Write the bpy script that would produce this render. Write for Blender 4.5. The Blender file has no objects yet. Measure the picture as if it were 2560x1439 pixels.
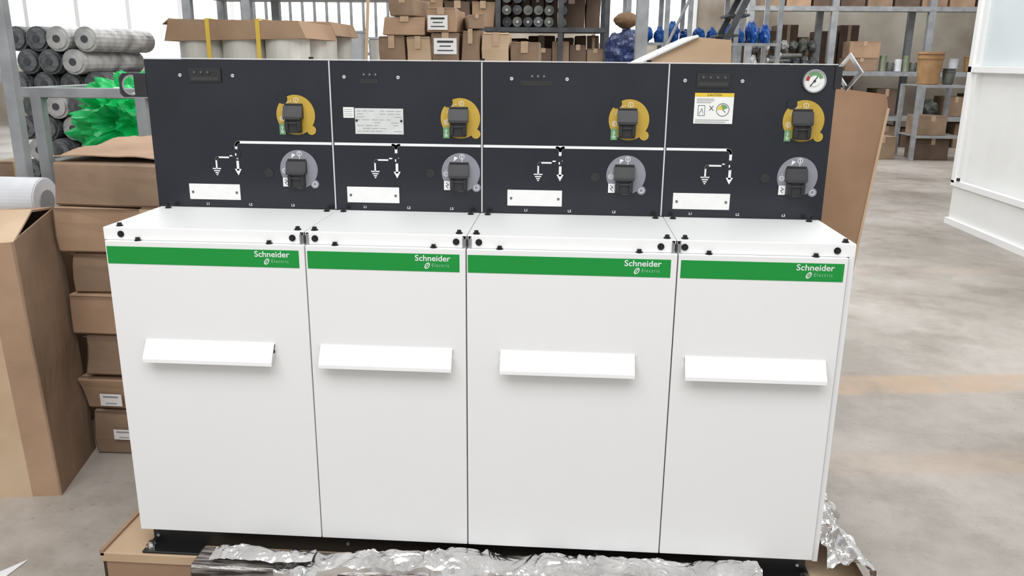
import bpy, bmesh, math, random
from mathutils import Matrix, Vector, noise
random.seed(7)
scene=bpy.context.scene
scene.view_settings.view_transform='Standard'
COL=scene.collection
pi=math.pi

# ---------------------------------------------------------------- materials
def mat(name,col,rough=.5,metal=0.,col2=None,nscale=8.,ndetail=4.,contrast=(.35,.65),bump=0.,bscale=40.,emis=None,estr=0.,spec=.5,stretch=None):
    m=bpy.data.materials.new(name);m.use_nodes=True;nt=m.node_tree;N=nt.nodes;L=nt.links
    b=N['Principled BSDF'];b.inputs['Roughness'].default_value=rough;b.inputs['Metallic'].default_value=metal
    b.inputs['Specular IOR Level'].default_value=spec
    tc=N.new('ShaderNodeTexCoord');mp=N.new('ShaderNodeMapping');L.new(tc.outputs['Object'],mp.inputs[0])
    if stretch: mp.inputs['Scale'].default_value=stretch
    nz=N.new('ShaderNodeTexNoise');nz.inputs['Scale'].default_value=nscale;nz.inputs['Detail'].default_value=ndetail
    L.new(mp.outputs[0],nz.inputs['Vector'])
    cr=N.new('ShaderNodeValToRGB');L.new(nz.outputs['Fac'],cr.inputs[0])
    c2=col2 if col2 else tuple(c*.93 for c in col)
    cr.color_ramp.elements[0].position=contrast[0];cr.color_ramp.elements[1].position=contrast[1]
    cr.color_ramp.elements[0].color=(*c2,1);cr.color_ramp.elements[1].color=(*col,1)
    L.new(cr.outputs[0],b.inputs['Base Color'])
    if bump:
        n2=N.new('ShaderNodeTexNoise');n2.inputs['Scale'].default_value=bscale;n2.inputs['Detail'].default_value=3
        L.new(mp.outputs[0],n2.inputs['Vector'])
        bp=N.new('ShaderNodeBump');bp.inputs['Strength'].default_value=bump;bp.inputs['Distance'].default_value=.01
        L.new(n2.outputs['Fac'],bp.inputs['Height']);L.new(bp.outputs[0],b.inputs['Normal'])
    if emis:
        b.inputs['Emission Color'].default_value=(*emis,1);b.inputs['Emission Strength'].default_value=estr
    return m
M={}
M['white']=mat('white_powder_coat',(.80,.80,.795),.5,col2=(.793,.793,.788),nscale=6)
M['white2']=mat('white_trim_coat',(.88,.88,.88),.4,col2=(.87,.87,.87),nscale=6)
M['black']=mat('black_panel_lacquer',(.007,.008,.013),.28,col2=(.013,.015,.023),nscale=5,contrast=(.3,.7),bump=.03,bscale=500)
M['blackpl']=mat('black_plastic',(.014,.014,.016),.42,col2=(.02,.02,.022),nscale=30)
M['blackpl2']=mat('dark_grey_plastic',(.035,.035,.038),.4)
M['rubber']=mat('black_bolt_steel',(.008,.008,.009),.4)
M['green']=mat('green_band_vinyl',(.0,.27,.036),.4,col2=(.0,.258,.033),nscale=10)
M['gold']=mat('yellow_dial_enamel',(.50,.33,.045),.45,col2=(.45,.29,.035),nscale=20)
M['greyd']=mat('grey_dial_enamel',(.25,.25,.29),.45,col2=(.215,.215,.25),nscale=20)
M['greent']=mat('green_sticker',(.14,.32,.14),.5)
M['lwhite']=mat('white_print',(.82,.82,.83),.5)
M['lfaint']=mat('faint_white_print',(.45,.66,.49),.5)
M['seam']=mat('pale_grey_seam',(.62,.62,.63),.5)
M['plate']=mat('white_label_plate',(.80,.80,.78),.5,col2=(.76,.76,.74),nscale=40)
M['silver']=mat('silver_label_film',(.62,.63,.62),.45,col2=(.55,.56,.55),nscale=40)
M['ink']=mat('dark_ink',(.03,.03,.035),.6)
M['inkg']=mat('grey_ink',(.30,.30,.31),.6)
M['yellow']=mat('warning_yellow',(.75,.52,.04),.5)
M['red']=mat('gauge_red',(.38,.04,.04),.5)
M['galv']=mat('galvanised_steel',(.5,.51,.52),.35,.8,col2=(.38,.39,.4),nscale=25)
M['chrome']=mat('bright_steel',(.8,.8,.8),.2,1.)
M['gap']=mat('gap_shadow_steel',(.05,.05,.05),.7)
M['card']=mat('brown_cardboard',(.42,.275,.175),.85,col2=(.31,.195,.12),nscale=3.5,bump=.15,bscale=22)
M['card2']=mat('light_cardboard',(.58,.43,.29),.85,col2=(.46,.325,.205),nscale=3,bump=.12,bscale=22)
M['card3']=mat('dull_cardboard',(.31,.21,.14),.85,col2=(.21,.14,.09),nscale=4,bump=.15,bscale=22)
M['carddk']=mat('dark_cardboard',(.15,.10,.07),.9,col2=(.10,.065,.045),nscale=4)  # darkest cardboard tone, for dark cartons, flap seams and tube ends
M['orange']=mat('tan_cardboard',(.37,.225,.135),.8,col2=(.27,.155,.09),nscale=3,bump=.08)
M['tape']=mat('packing_tape',(.47,.33,.21),.3,col2=(.42,.29,.18),nscale=20)
M['paper']=mat('white_paper',(.82,.82,.82),.7)
M['straps']=mat('yellow_strap',(.72,.50,.06),.4)
M['wrap']=mat('pale_stretch_wrap',(.74,.72,.67),.3,col2=(.55,.53,.48),nscale=9,stretch=(1,1,.2),bump=.3,bscale=25)
M['steel']=mat('grey_painted_steel',(.36,.37,.38),.45,.3,col2=(.26,.27,.28),nscale=9)
M['steeldk']=mat('dark_steel',(.07,.075,.08),.6,.2,col2=(.04,.04,.045),nscale=9)
M['dark']=mat('dark_net_wrap',(.15,.155,.16),.6,col2=(.045,.047,.05),nscale=30,bump=.5,bscale=50)
M['film']=mat('grey_film',(.50,.49,.48),.35,col2=(.18,.18,.18),nscale=12,bump=.6,bscale=20)
M['greenbag']=mat('green_plastic_film',(.01,.60,.15),.28,col2=(.0,.36,.08),nscale=7,bump=.3,bscale=14)
M['blue']=mat('blue_plastic_film',(.03,.16,.55),.4,col2=(.01,.06,.26),nscale=9,bump=.5,bscale=12)
M['navy']=mat('navy_plastic_film',(.01,.03,.13),.4,col2=(.008,.015,.06),nscale=9,bump=.5,bscale=12)
M['brown']=mat('brown_cloth',(.18,.10,.05),.8,col2=(.12,.07,.03),nscale=10)
M['tub']=mat('tan_plastic',(.36,.21,.095),.5,col2=(.28,.155,.065),nscale=7)
M['canm']=mat('tin_can_metal',(.40,.38,.30),.35,.6,col2=(.22,.28,.18),nscale=6)
M['junk']=mat('dull_metal_scrap',(.07,.08,.07),.6,.3,col2=(.17,.17,.15),nscale=10)
M['roll']=mat('white_roll_film',(.72,.73,.75),.3,col2=(.60,.61,.63),nscale=6)
M['booth']=mat('white_booth_panel',(.84,.85,.84),.5,col2=(.80,.81,.79),nscale=2)
M['glass']=mat('frosted_booth_glass',(.74,.80,.82),.25,col2=(.68,.76,.78),nscale=2)
M['plankm']=mat('foil_covered_plank',(.42,.39,.37),.26,.7,col2=(.06,.05,.045),nscale=9,stretch=(1.2,9,9),bump=.35,bscale=16)
M['winlit']=mat('bright_window_pane',(.9,.95,1),.3,emis=(.92,.97,1),estr=1.7)
M['foil']=mat('crumpled_foil',(.82,.81,.80),.20,1.,col2=(.62,.61,.60),nscale=14)

def floor_mat():
    m=bpy.data.materials.new('worn_concrete');m.use_nodes=True;nt=m.node_tree;N=nt.nodes;L=nt.links
    b=N['Principled BSDF'];b.inputs['Roughness'].default_value=.42
    g=N.new('ShaderNodeNewGeometry');sp=N.new('ShaderNodeSeparateXYZ');L.new(g.outputs['Position'],sp.inputs[0])
    def nz(sc,de,ro=.6):
        n=N.new('ShaderNodeTexNoise');n.inputs['Scale'].default_value=sc;n.inputs['Detail'].default_value=de;n.inputs['Roughness'].default_value=ro;L.new(g.outputs['Position'],n.inputs['Vector']);return n.outputs['Fac']
    def ramp(f,p0,c0,p1,c1):
        r=N.new('ShaderNodeValToRGB');L.new(f,r.inputs[0]);e=r.color_ramp.elements;e[0].position=p0;e[0].color=(*c0,1);e[1].position=p1;e[1].color=(*c1,1);return r.outputs[0]
    def mul(a,b_):
        mx=N.new('ShaderNodeMixRGB');mx.blend_type='MULTIPLY';mx.inputs[0].default_value=1;L.new(a,mx.inputs[1]);L.new(b_,mx.inputs[2]);return mx.outputs[0]
    n1=nz(.8,6);n2=nz(14,6);n3=nz(2.2,10,.7);n4=nz(60,3)
    base=ramp(n1,.36,(.29,.26,.225),.60,(.47,.43,.39))
    base=mul(base,ramp(n2,.3,(.87,.86,.85),.7,(1,1,1)))
    base=mul(base,ramp(n3,.36,(.74,.71,.68),.54,(1,1,1)))
    base=mul(base,ramp(n4,.27,(.74,.72,.70),.38,(1,1,1)))
    def math_(op,a,bv):
        n=N.new('ShaderNodeMath');n.operation=op
        for i,v in enumerate((a,bv)):
            if isinstance(v,(int,float)): n.inputs[i].default_value=v
            else: L.new(v,n.inputs[i])
        return n.outputs[0]
    yy=math_('ADD',math_('ADD',sp.outputs[1],math_('MULTIPLY',sp.outputs[0],-.12)),math_('MULTIPLY',n3,.10))
    wear=ramp(n3,.40,(0,0,0),.58,(1,1,1))
    xs=math_('GREATER_THAN',sp.outputs[0],.9)
    k=None
    for cen,hw,st in ((1.51,.12,.50),(.80,.10,.24),(3.45,.10,.16)):
        d=math_('SUBTRACT',hw,math_('ABSOLUTE',math_('SUBTRACT',yy,cen),0))
        s=math_('MINIMUM',math_('MAXIMUM',math_('MULTIPLY',d,25.),0.),1.)
        q=math_('MULTIPLY',s,st);k=q if k is None else math_('ADD',k,q)
    k=math_('MULTIPLY',math_('MULTIPLY',k,xs),math_('ADD',wear,.15))
    m2=N.new('ShaderNodeMixRGB');L.new(k,m2.inputs[0]);L.new(base,m2.inputs[1]);m2.inputs[2].default_value=(.48,.30,.16,1)
    L.new(m2.outputs[0],b.inputs['Base Color'])
    bp=N.new('ShaderNodeBump');bp.inputs['Strength'].default_value=.12;bp.inputs['Distance'].default_value=.01;L.new(n2,bp.inputs['Height']);L.new(bp.outputs[0],b.inputs['Normal'])
    return m
M['floor']=floor_mat()
def wall_mat(name,ca,cb,sc=.7):
    return mat(name,ca,.8,col2=cb,nscale=sc,ndetail=8,contrast=(.35,.6))
M['wallb']=wall_mat('stained_plaster',(.58,.53,.45),(.27,.22,.17))
M['walll']=wall_mat('pale_plaster',(.75,.76,.76),(.62,.63,.63))

# ---------------------------------------------------------------- mesh builder
class MB:
    def __init__(s): s.bm=bmesh.new(); s.mats=[]
    def mi(s,k):
        m=M[k]
        if m not in s.mats: s.mats.append(m)
        return s.mats.index(m)
    def add(s,t,k,mtx=None):
        i=s.mi(k)
        for f in t.faces: f.material_index=i
        if mtx is not None: t.transform(mtx)
        me=bpy.data.meshes.new('t');t.to_mesh(me);s.bm.from_mesh(me);bpy.data.meshes.remove(me);t.free()
    def box(s,x0,x1,y0,y1,z0,z1,k,bev=0,rot=None,seg=1):
        t=bmesh.new();bmesh.ops.create_cube(t,size=1)
        bmesh.ops.scale(t,vec=(x1-x0,y1-y0,z1-z0),verts=t.verts)
        if bev: bmesh.ops.bevel(t,geom=list(t.edges),offset=bev,segments=seg,affect='EDGES',profile=.5)
        mt=Matrix.Translation(((x0+x1)/2,(y0+y1)/2,(z0+z1)/2))
        if rot is not None: mt=mt@rot
        s.add(t,k,mt)
    def cyl(s,c,r,h,k,axis='Z',r2=None,seg=24,bev=0,rot=None):
        t=bmesh.new();bmesh.ops.create_cone(t,cap_ends=True,segments=seg,radius1=r,radius2=r if r2 is None else r2,depth=h)
        if bev: bmesh.ops.bevel(t,geom=[e for e in t.edges if len(e.link_faces)==2 and any(len(f.verts)>4 for f in e.link_faces)],offset=bev,segments=2,affect='EDGES')
        R=Matrix.Identity(4)
        if axis=='Y': R=Matrix.Rotation(pi/2,4,'X')
        if axis=='X': R=Matrix.Rotation(pi/2,4,'Y')
        if rot is not None: R=rot@R
        s.add(t,k,Matrix.Translation(c)@R)
    def prism(s,pts,y0,y1,k,mtx=None,plane='XZ'):
        t=bmesh.new()
        def P(p,d):
            if plane=='XZ': return (p[0],d,p[1])
            if plane=='YZ': return (d,p[0],p[1])
            return (p[0],p[1],d)
        a=[t.verts.new(P(p,y0)) for p in pts];b=[t.verts.new(P(p,y1)) for p in pts]
        t.faces.new(a);t.faces.new(b[::-1])
        n=len(pts)
        for i in range(n): t.faces.new((a[i],b[i],b[(i+1)%n],a[(i+1)%n]))
        bmesh.ops.recalc_face_normals(t,faces=t.faces)
        s.add(t,k,mtx)
    def ring(s,outer,inner,y0,y1,k,mtx=None):
        t=bmesh.new();n=len(outer)
        A=[[t.verts.new((p[0],y,p[1])) for p in L] for y in (y0,y1) for L in (outer,inner)]
        o0,i0,o1,i1=A
        for i in range(n):
            j=(i+1)%n
            for q in ((o0[i],o0[j],i0[j],i0[i]),(o1[i],i1[i],i1[j],o1[j]),(o0[i],o1[i],o1[j],o0[j]),(i0[i],i0[j],i1[j],i1[i])): t.faces.new(q)
        bmesh.ops.recalc_face_normals(t,faces=t.faces)
        s.add(t,k,mtx)
    def line(s,pts,w,y,k,th=.0006):
        for (x0,z0),(x1,z1) in zip(pts,pts[1:]):
            L=math.hypot(x1-x0,z1-z0);a=math.atan2(z1-z0,x1-x0)
            s.box((x0+x1)/2-L/2,(x0+x1)/2+L/2,y-th,y,(z0+z1)/2-w/2,(z0+z1)/2+w/2,k,rot=Matrix.Rotation(-a,4,'Y'))
        for x,z in pts[1:-1]: s.cyl((x,y-th/2,z),w/2,th,k,'Y',seg=10)
    def tube(s,a,b,r,k,seg=12,sq=False):
        a=Vector(a);b=Vector(b);d=b-a
        t=bmesh.new();bmesh.ops.create_cone(t,cap_ends=True,segments=4 if sq else seg,radius1=r*(1.414 if sq else 1),radius2=r*(1.414 if sq else 1),depth=d.length)
        if sq: t.transform(Matrix.Rotation(pi/4,4,'Z'))
        s.add(t,k,Matrix.Translation((a+b)/2)@d.to_track_quat('Z','Y').to_matrix().to_4x4())
    def text(s,body,x,z,y,k,size=None,width=None,align='LEFT',bold=0.,sx=1.,space=1.):
        cu=bpy.data.curves.new('t','FONT');cu.body=body;cu.size=1;cu.offset=bold;cu.extrude=.0;cu.align_x=align;cu.resolution_u=3;cu.space_character=space
        ob=bpy.data.objects.new('t',cu);COL.objects.link(ob);me=bpy.data.meshes.new_from_object(ob)
        bpy.data.objects.remove(ob);bpy.data.curves.remove(cu)
        t=bmesh.new();t.from_mesh(me);bpy.data.meshes.remove(me)
        xs=[v.co.x for v in t.verts];w=max(xs)-min(xs)
        sc=size if size else width/w
        if size and width: sx=width/(w*size)
        t.transform(Matrix.Translation((x,y,z))@Matrix.Rotation(pi/2,4,'X')@Matrix.Diagonal((sc*sx,sc,sc,1)))
        s.add(t,k)
WL={}
def setp(o,parent):
    if parent:
        o.parent=parent;o.matrix_parent_inverse=Matrix.Translation(-WL[parent.name])
def fin(mb,name,parent=None,label=None,cat=None,group=None,smooth=False,kind=None):
    me=bpy.data.meshes.new(name);bm=mb.bm
    vs=[v.co for v in bm.verts]
    lo=Vector([min(v[i] for v in vs) for i in range(3)]);hi=Vector([max(v[i] for v in vs) for i in range(3)])
    c=Vector(((lo.x+hi.x)/2,(lo.y+hi.y)/2,lo.z))
    bmesh.ops.translate(bm,vec=-c,verts=bm.verts)
    bm.to_mesh(me);bm.free()
    for m in mb.mats: me.materials.append(m)
    if smooth:
        for p in me.polygons: p.use_smooth=True
    o=bpy.data.objects.new(name,me);o.location=c;COL.objects.link(o);WL[o.name]=c.copy()
    setp(o,parent)
    if label:o['label']=label
    if cat:o['category']=cat
    if group:o['group']=group
    if kind:o['kind']=kind
    return o
def empty(name,loc,label,cat,group=None):
    o=bpy.data.objects.new(name,None);o.location=loc;o.empty_display_size=.1;COL.objects.link(o);WL[o.name]=Vector(loc)
    o['label']=label;o['category']=cat
    if group:o['group']=group
    return o
def circ(cx,cz,r,n=48): return [(cx+r*math.cos(2*pi*i/n),cz+r*math.sin(2*pi*i/n)) for i in range(n)]
def arc(cx,cz,r,a0,a1,n=10): return [(cx+r*math.cos(math.radians(a0+(a1-a0)*i/n)),cz+r*math.sin(math.radians(a0+(a1-a0)*i/n))) for i in range(n+1)]

# ================================================================= SWITCHGEAR
SW=empty('switchgear_cabinet',(0,.35,-.05),'white four-door switchgear with black control panel on a foil-lined pallet','electrical cabinet')
FY=-.012 # door front
HT=.755
mb=MB()
mb.box(-.806,.800,.006,.27,.0,.727,'gap')
mb.box(.800,.812,-.002,.27,.0,.727,'white',.001)
mb.box(-.812,-.806,.000,.27,.0,.727,'white',.001)
mb.box(-.808,.812,.272,.70,-.0,1.108,'white',.003)
fin(mb,'cabinet_body',SW)
mb=MB()
mb.box(-.79,.79,.012,.66,-.046,.0,'rubber',.002)
mb.box(-.80,-.66,-.03,.06,-.046,-.040,'rubber',.001)
mb.box(.66,.80,-.03,.06,-.046,-.040,'rubber',.001)
for x in (-.775,-.3,.3,.77): mb.cyl((x,.009,-.018),.004,.006,'galv','Y',seg=12)
mb.cyl((-.785,-.012,-.036),.013,.008,'chrome',seg=6);mb.cyl((-.785,-.012,-.029),.006,.012,'chrome',seg=12)
mb.cyl((.785,-.012,-.036),.013,.008,'chrome',seg=6)
fin(mb,'plinth',SW,'black steel plinth')

def bolt_top(x,y,z,parent):
    mb=MB();mb.cyl((x,y,z+.0012),.0075,.0024,'rubber',seg=20);mb.cyl((x,y,z+.0048),.0052,.006,'rubber',seg=6,bev=.0006)
    return fin(mb,'bolt',parent)
def bolt_front(x,y,z,parent):
    mb=MB();mb.cyl((x,y-.0015,z),.0072,.003,'rubber','Y',seg=24,bev=.0006);mb.cyl((x,y-.0042,z),.0045,.003,'rubber','Y',seg=6)
    return fin(mb,'bolt',parent)

DX=[(-.806,-.3585),(-.3560,-.0060),(-.0035,.4440),(.4465,.7965)]
GX=[(-.803,-.371),(-.352,-.019),(-.001,.431),(.452,.789)]
TX=[(-.470,-.392),(-.116,-.039),(.333,.411),(.691,.769)]
HX=[(-.736,-.439),(-.333,-.036),(.071,.365),(.473,.773)]
CX=[(-.812,-.3605),(-.3590,-.0045),(-.003,.4410),(.4425,.812)]
FXs=[(-.772,-.386),(-.336,-.027),(.022,.409),(.459,.774)]
DB=[(-.734,-.438),(-.292,-.076),(.067,.364),(.510,.731)]
for i in range(4):
    x0,x1=DX[i]
    mb=MB();mb.box(x0,x1,FY,.004,.009,.7265,'white',.0014,seg=2)
    door=fin(mb,'door',SW,'white powder-coated steel door')
    g0,g1=GX[i]
    mb=MB();mb.box(g0,g1,FY-.0008,FY,.6755,.7145,'green')
    yt=FY-.0012
    t0,t1=TX[i]
    mb.text('Schneider',t0,.6990,yt,'lwhite',width=t1-t0,size=.0185,bold=.012)
    mb.text('Electric',t0+.037,.6862,yt,'lfaint',width=t1-t0-.040,size=.0108,bold=-.010,space=1.3)
    cx,cz=t0+.027,.6885
    mt=Matrix.Translation((cx,0,cz))@Matrix.Rotation(math.radians(35),4,'Y')@Matrix.Diagonal((.62,1,1,1))
    mb.ring(circ(0,0,.0078,24),circ(0,0,.0052,24),yt-.0002,yt,'lwhite',mt)
    mb.line([(cx-.003,cz-.003),(cx+.004,cz+.005)],.0014,yt,'lwhite',.0002)
    fin(mb,'name_band',door,'green band with white lettering')
    h0,h1=HX[i]
    mb=MB()
    prof=[(FY,.4995),(FY-.003,.4995),(FY-.028,.462),(FY-.028,.454),(FY-.0265,.454),(FY-.0265,.461),(FY,.492)]
    mb.prism(prof,h0,h1,'white2',plane='YZ')
    for xx in (h0,h1-.0015):
        mb.prism([(FY,.498),(FY-.002,.498),(FY-.027,.461),(FY-.024,.461),(FY,.478)],xx,xx+.0015,'white2',plane='YZ')
    if i==0: mb.cyl((h1-.001,FY-.006,.482),.004,.004,'rubber','X',seg=12)
    fin(mb,'handle',door,'white sloping ledge handle')
    for bx in DB[i]: bolt_top(bx,-.004,.7265,door)
    c0,c1=CX[i]
    mb=MB()
    mb.box(c0,c1,.0,.268,HT-.003,HT,'white',.0012,seg=2)
    f0=c0 if i==0 else c0+.0085; f1=c1 if i==3 else c1-.0085
    mb.box(f0,f1,-.002,.0,.727,HT-.0005,'white2',.0008)
    mb.box(c0,c0+.002,.0,.268,.730,HT-.002,'white2')
    mb.box(c1-.002,c1,.0,.268,.730,HT-.002,'white2')
    cov=fin(mb,'top_cover',SW,'white sheet-metal top cover')
    for bx in FXs[i]: bolt_front(bx,-.002,.7405,cov)
    for bx in (c0+(.03 if i==0 else .018),c1-.018): bolt_top(bx,.014,HT,cov)
    for bx in (c0+(.03 if i==0 else .02),c1-(.02 if i<3 else .03)): bolt_top(bx,.243,HT,cov)
for x in (-.3598,-.0038,.4418):
    mb=MB()
    mb.box(x-.0095,x-.0065,-.006,.008,.724,.750,'galv',.0006)
    mb.box(x+.0065,x+.0095,-.006,.008,.724,.750,'galv',.0006)
    mb.box(x-.0065,x+.0065,.000,.003,.724,.746,'galv')
    mb.box(x-.0015,x+.0015,-.0012,.0005,.724,.753,'gap')
    fin(mb,'joining_bracket',SW,'small galvanised bracket')

# --- control panels
PY=.269
PX=[(-.8185,-.3645),(-.3645,.0005),(.0005,.4365),(.4365,.818)]
goldX=[(-.452,.985),(-.051,.982),(.349,.984),(.752,.987)]
greyX=[(-.452,.854),(-.051,.853),(.348,.854),(.751,.857)]
vX=[-.607,-.209,.189,.592];eX=[-.660,-.262,.137,.5355]
plX=[(-.735,-.605),(-.334,-.204),(.063,.196),(.463,.598)]
lX=[(-.690,-.581,-.473),(-.290,-.181,-.074),(.109,.215,.323),(.507,.619,.728)]
scX=[(-.731,-.601),(-.329,-.199),(.071,.201),(.474,.605)]
btn=[(-.528,.844),(-.125,.850),(.274,.848),(.676,.853)]
skX=[-.669,-.267,.133,.539]
def latch(cx,cz,parent,s=1.):
    mb=MB()
    w=.0235*s
    mb.prism([(PY-.002,cz+.026),(PY-.010,cz+.026),(PY-.020,cz-.002),(PY-.002,cz-.004)],cx-w,cx+w,'blackpl',plane='YZ')
    mb.box(cx-w*.92,cx+w*.92,PY-.023,PY-.019,cz-.006,cz+.001,'blackpl2',.0012)
    mb.box(cx-w*.82,cx+w*.82,PY-.016,PY-.002,cz-.038,cz-.005,'blackpl',.002)
    mb.box(cx-w*.82,cx-w*.45,PY-.021,PY-.015,cz-.034,cz-.008,'blackpl',.0015)
    mb.box(cx+w*.45,cx+w*.82,PY-.021,PY-.015,cz-.034,cz-.008,'blackpl',.0015)
    mb.box(cx-w*.5,cx+w*.5,PY-.022,PY-.018,cz-.016,cz-.012,'blackpl2',.001)
    mb.box(cx-w*.95,cx+w*.95,PY-.004,PY-.0018,cz+.024,cz+.031,'blackpl',.0006)
    return fin(mb,'latch',parent,'black plastic flap latch')
for i in range(4):
    a,b=PX[i]
    mb=MB();mb.box(a,b,PY,PY+.006,.752,1.1125,'black',.0006)
    cp=fin(mb,'control_panel',SW,'glossy black control panel section')
    if i<3:
        mb=MB();mb.box(b-.0015,b+.0015,PY-.0012,PY,.757,1.112,'seam');fin(mb,'seam_trim',cp,'pale grey seam strip')
    gx,gz=goldX[i]
    mb=MB()
    R=.0475
    mb.cyl((gx,PY-.001,gz),R,.002,'gold','Y',seg=64,bev=.0004)
    mb.cyl((gx+.037,PY-.0012,gz-.036),.011,.0024,'gold','Y',seg=32)
    mb.cyl((gx+.0375,PY-.0026,gz-.0365),.0045,.0012,'gold','Y',seg=16)
    mb.cyl((gx-.030,PY-.0015,gz+.038),.0118,.0032,'black','Y',seg=32)
    mb.text('0',gx-.037,gz-.013,PY-.0026,'lwhite',size=.011)
    mb.text('I',gx+.001,gz+.031,PY-.0026,'lwhite',size=.011)
    mb.ring(circ(gx-.0335,gz-.0092,.0062,20),circ(gx-.0335,gz-.0092,.0052,20),PY-.0024,PY-.0018,'lwhite')
    mb.ring(circ(gx+.0028,gz+.035,.0062,20),circ(gx+.0028,gz+.035,.0052,20),PY-.0024,PY-.0018,'lwhite')
    mb.line(arc(gx,gz,.0345,160,105,8),.0012,PY-.002,'plate',.0003)
    fin(mb,'earthing_dial',cp,'yellow round operating plate')
    mb=MB();mb.box(gx-.0415,gx-.0265,PY-.0036,PY-.0022,gz-.047,gz-.021,'greent',.0003)
    mb.line([(gx-.037,gz-.030),(gx-.031,gz-.030)],.0015,PY-.0036,'lwhite',.0003);mb.line([(gx-.034,gz-.025),(gx-.034,gz-.036),(gx-.037,gz-.036)],.0015,PY-.0036,'lwhite',.0003)
    mb.line([(gx-.038,gz-.039),(gx-.030,gz-.039)],.0015,PY-.0036,'lwhite',.0003);mb.line([(gx-.0365,gz-.042),(gx-.0315,gz-.042)],.0015,PY-.0036,'lwhite',.0003)
    fin(mb,'sticker',cp,'small green earth symbol sticker')
    latch(gx-.004,gz-.004,cp)
    hx,hz=greyX[i]
    mb=MB()
    mb.cyl((hx,PY-.001,hz),.0470,.002,'greyd','Y',seg=64,bev=.0004)
    mb.cyl((hx+.038,PY-.0012,hz-.036),.0105,.0024,'greyd','Y',seg=32)
    mb.ring(circ(hx+.038,hz-.036,.0062,24),circ(hx+.038,hz-.036,.0048,24),PY-.0030,PY-.0022,'lwhite')
    yy=PY-.0020
    mb.line(arc(hx,hz,.036,172,115,12),.0022,yy,'lwhite',.0004)
    mb.prism([(hx-.0155,hz+.0385),(hx-.0175,hz+.0265),(hx-.0065,hz+.0355)],yy-.0004,yy,'lwhite')
    mb.ring(circ(hx+.003,hz+.038,.0062,20),circ(hx+.003,hz+.038,.0049,20),yy-.0004,yy,'lwhite')
    mb.line([(hx+.003,hz+.033),(hx+.003,hz+.043)],.0014,yy,'lwhite',.0005)
    mb.line([(hx+.003,hz+.031),(hx+.003,hz+.025)],.0014,yy,'lwhite',.0005)
    mb.ring(circ(hx-.036,hz-.004,.0062,20),circ(hx-.036,hz-.004,.0049,20),yy-.0004,yy,'lwhite')
    mb.ring(circ(hx-.036,hz-.004,.003,16),circ(hx-.036,hz-.004,.002,16),yy-.0004,yy,'lwhite')
    fin(mb,'switch_dial',cp,'grey round operating plate with white arrow')
    mb=MB();mb.box(hx-.0415,hx-.0255,PY-.0036,PY-.0022,hz-.043,hz-.021,'lwhite',.0003)
    mb.line([(hx-.0365,hz-.025),(hx-.030,hz-.030),(hx-.0365,hz-.033),(hx-.031,hz-.039)],.0014,PY-.0036,'ink',.0003)
    fin(mb,'sticker',cp,'small white pictogram sticker')
    latch(hx-.004,hz-.006,cp,1.05)
    mb=MB();vx=vX[i];ex=eX[i];y=PY;w=.0062;zb=.9175
    if i==0: mb.line([(vx,.897)]+arc(vx+.008,zb-.008,.008,180,90,6)+[(b-.003,zb)],w,y,'lwhite')
    elif i==3: mb.line([(a+.004,zb)]+arc(vx-.008,zb-.008,.008,90,0,6)+[(vx,.893)],w,y,'lwhite')
    else:
        mb.line([(a+.004,zb),(b-.003,zb)],w,y,'lwhite')
        mb.line([(vx-.010,zb)]+arc(vx-.008,zb-.009,.008,90,0,5)+[(vx,.897)],w,y,'lwhite')
        mb.line([(vx+.010,zb)]+arc(vx+.008,zb-.009,.008,90,180,5),w,y,'lwhite')
    mb.line([(ex,.852)]+arc(ex+.006,.874,.006,180,90,5)+[(vx-.020,.880)],w*.62,y,'lwhite')
    mb.line([(vx-.018,.884),(vx-.010,.884)],w*.5,y,'lwhite')
    mb.line([(vx+.001,.885),(vx+.001,.876)],w*.8,y,'lwhite')
    mb.line([(vx-.004,.8845),(vx+.006,.8845)],w*.5,y,'lwhite')
    mb.line([(vx+.001,.872),(vx+.001,.848)],w,y,'lwhite')
    mb.prism([(vx-.0075,.852),(vx+.0095,.852),(vx+.001,.836)],y-.0006,y,'lwhite')
    for k,(hw,zz) in enumerate(((.0105,.852),(.0075,.8465),(.0045,.8415),(.002,.837))):
        mb.line([(ex-hw,zz),(ex+hw,zz)],.0026,y,'lwhite')
    fin(mb,'mimic_diagram',cp,'white printed line diagram with earth symbol and arrow')
    mb=MB();zk=.8905 if i==0 else .8825
    if i in (0,3): mb.cyl((vx-.002,PY-.001,zk),.0105,.002,'black','Y',seg=32);mb.ring(circ(vx-.001,zk-.001,.0110,32),circ(vx-.001,zk-.001,.0098,32),PY-.0024,PY,'blackpl2')
    else: mb.cyl((vx,PY-.0004,zk-.001),.0060,.0008,'black','Y',seg=32)
    mb.line([(vx-.0015,zk),(vx-.0015,zk-.006)],.003,PY-.002,'lwhite',.0003)
    fin(mb,'position_indicator',cp)
    p0,p1=plX[i]
    mb=MB();mb.box(p0,p1,PY-.0016,PY,.7745,.8135,'plate',.0005)
    for xx in (p0+.009,p1-.009): mb.cyl((xx,PY-.002,.793),.003,.0016,'ink','Y',seg=16);mb.cyl((xx,PY-.003,.793),.0015,.001,'galv','Y',seg=10)
    fin(mb,'label_plate',cp,'blank white label plate')
    for xx,tt in zip(lX[i],('L1','L2','L3')):
        mb=MB();mb.text(tt,xx,.7610,PY-.0005,'lwhite',size=.0085,align='CENTER',bold=.02)
        fin(mb,'phase_lettering',cp)
    for xx in scX[i]:
        mb=MB();mb.cyl((xx,PY-.001,1.0755),.0042,.003,'chrome','Y',seg=16,bev=.0005);mb.box(xx-.0028,xx+.0028,PY-.003,PY-.0024,1.0750,1.0760,'ink');fin(mb,'screw',cp,'small silver screw')
    sx=skX[i];wd=(.040,.020,.034,.039)[i]
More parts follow.
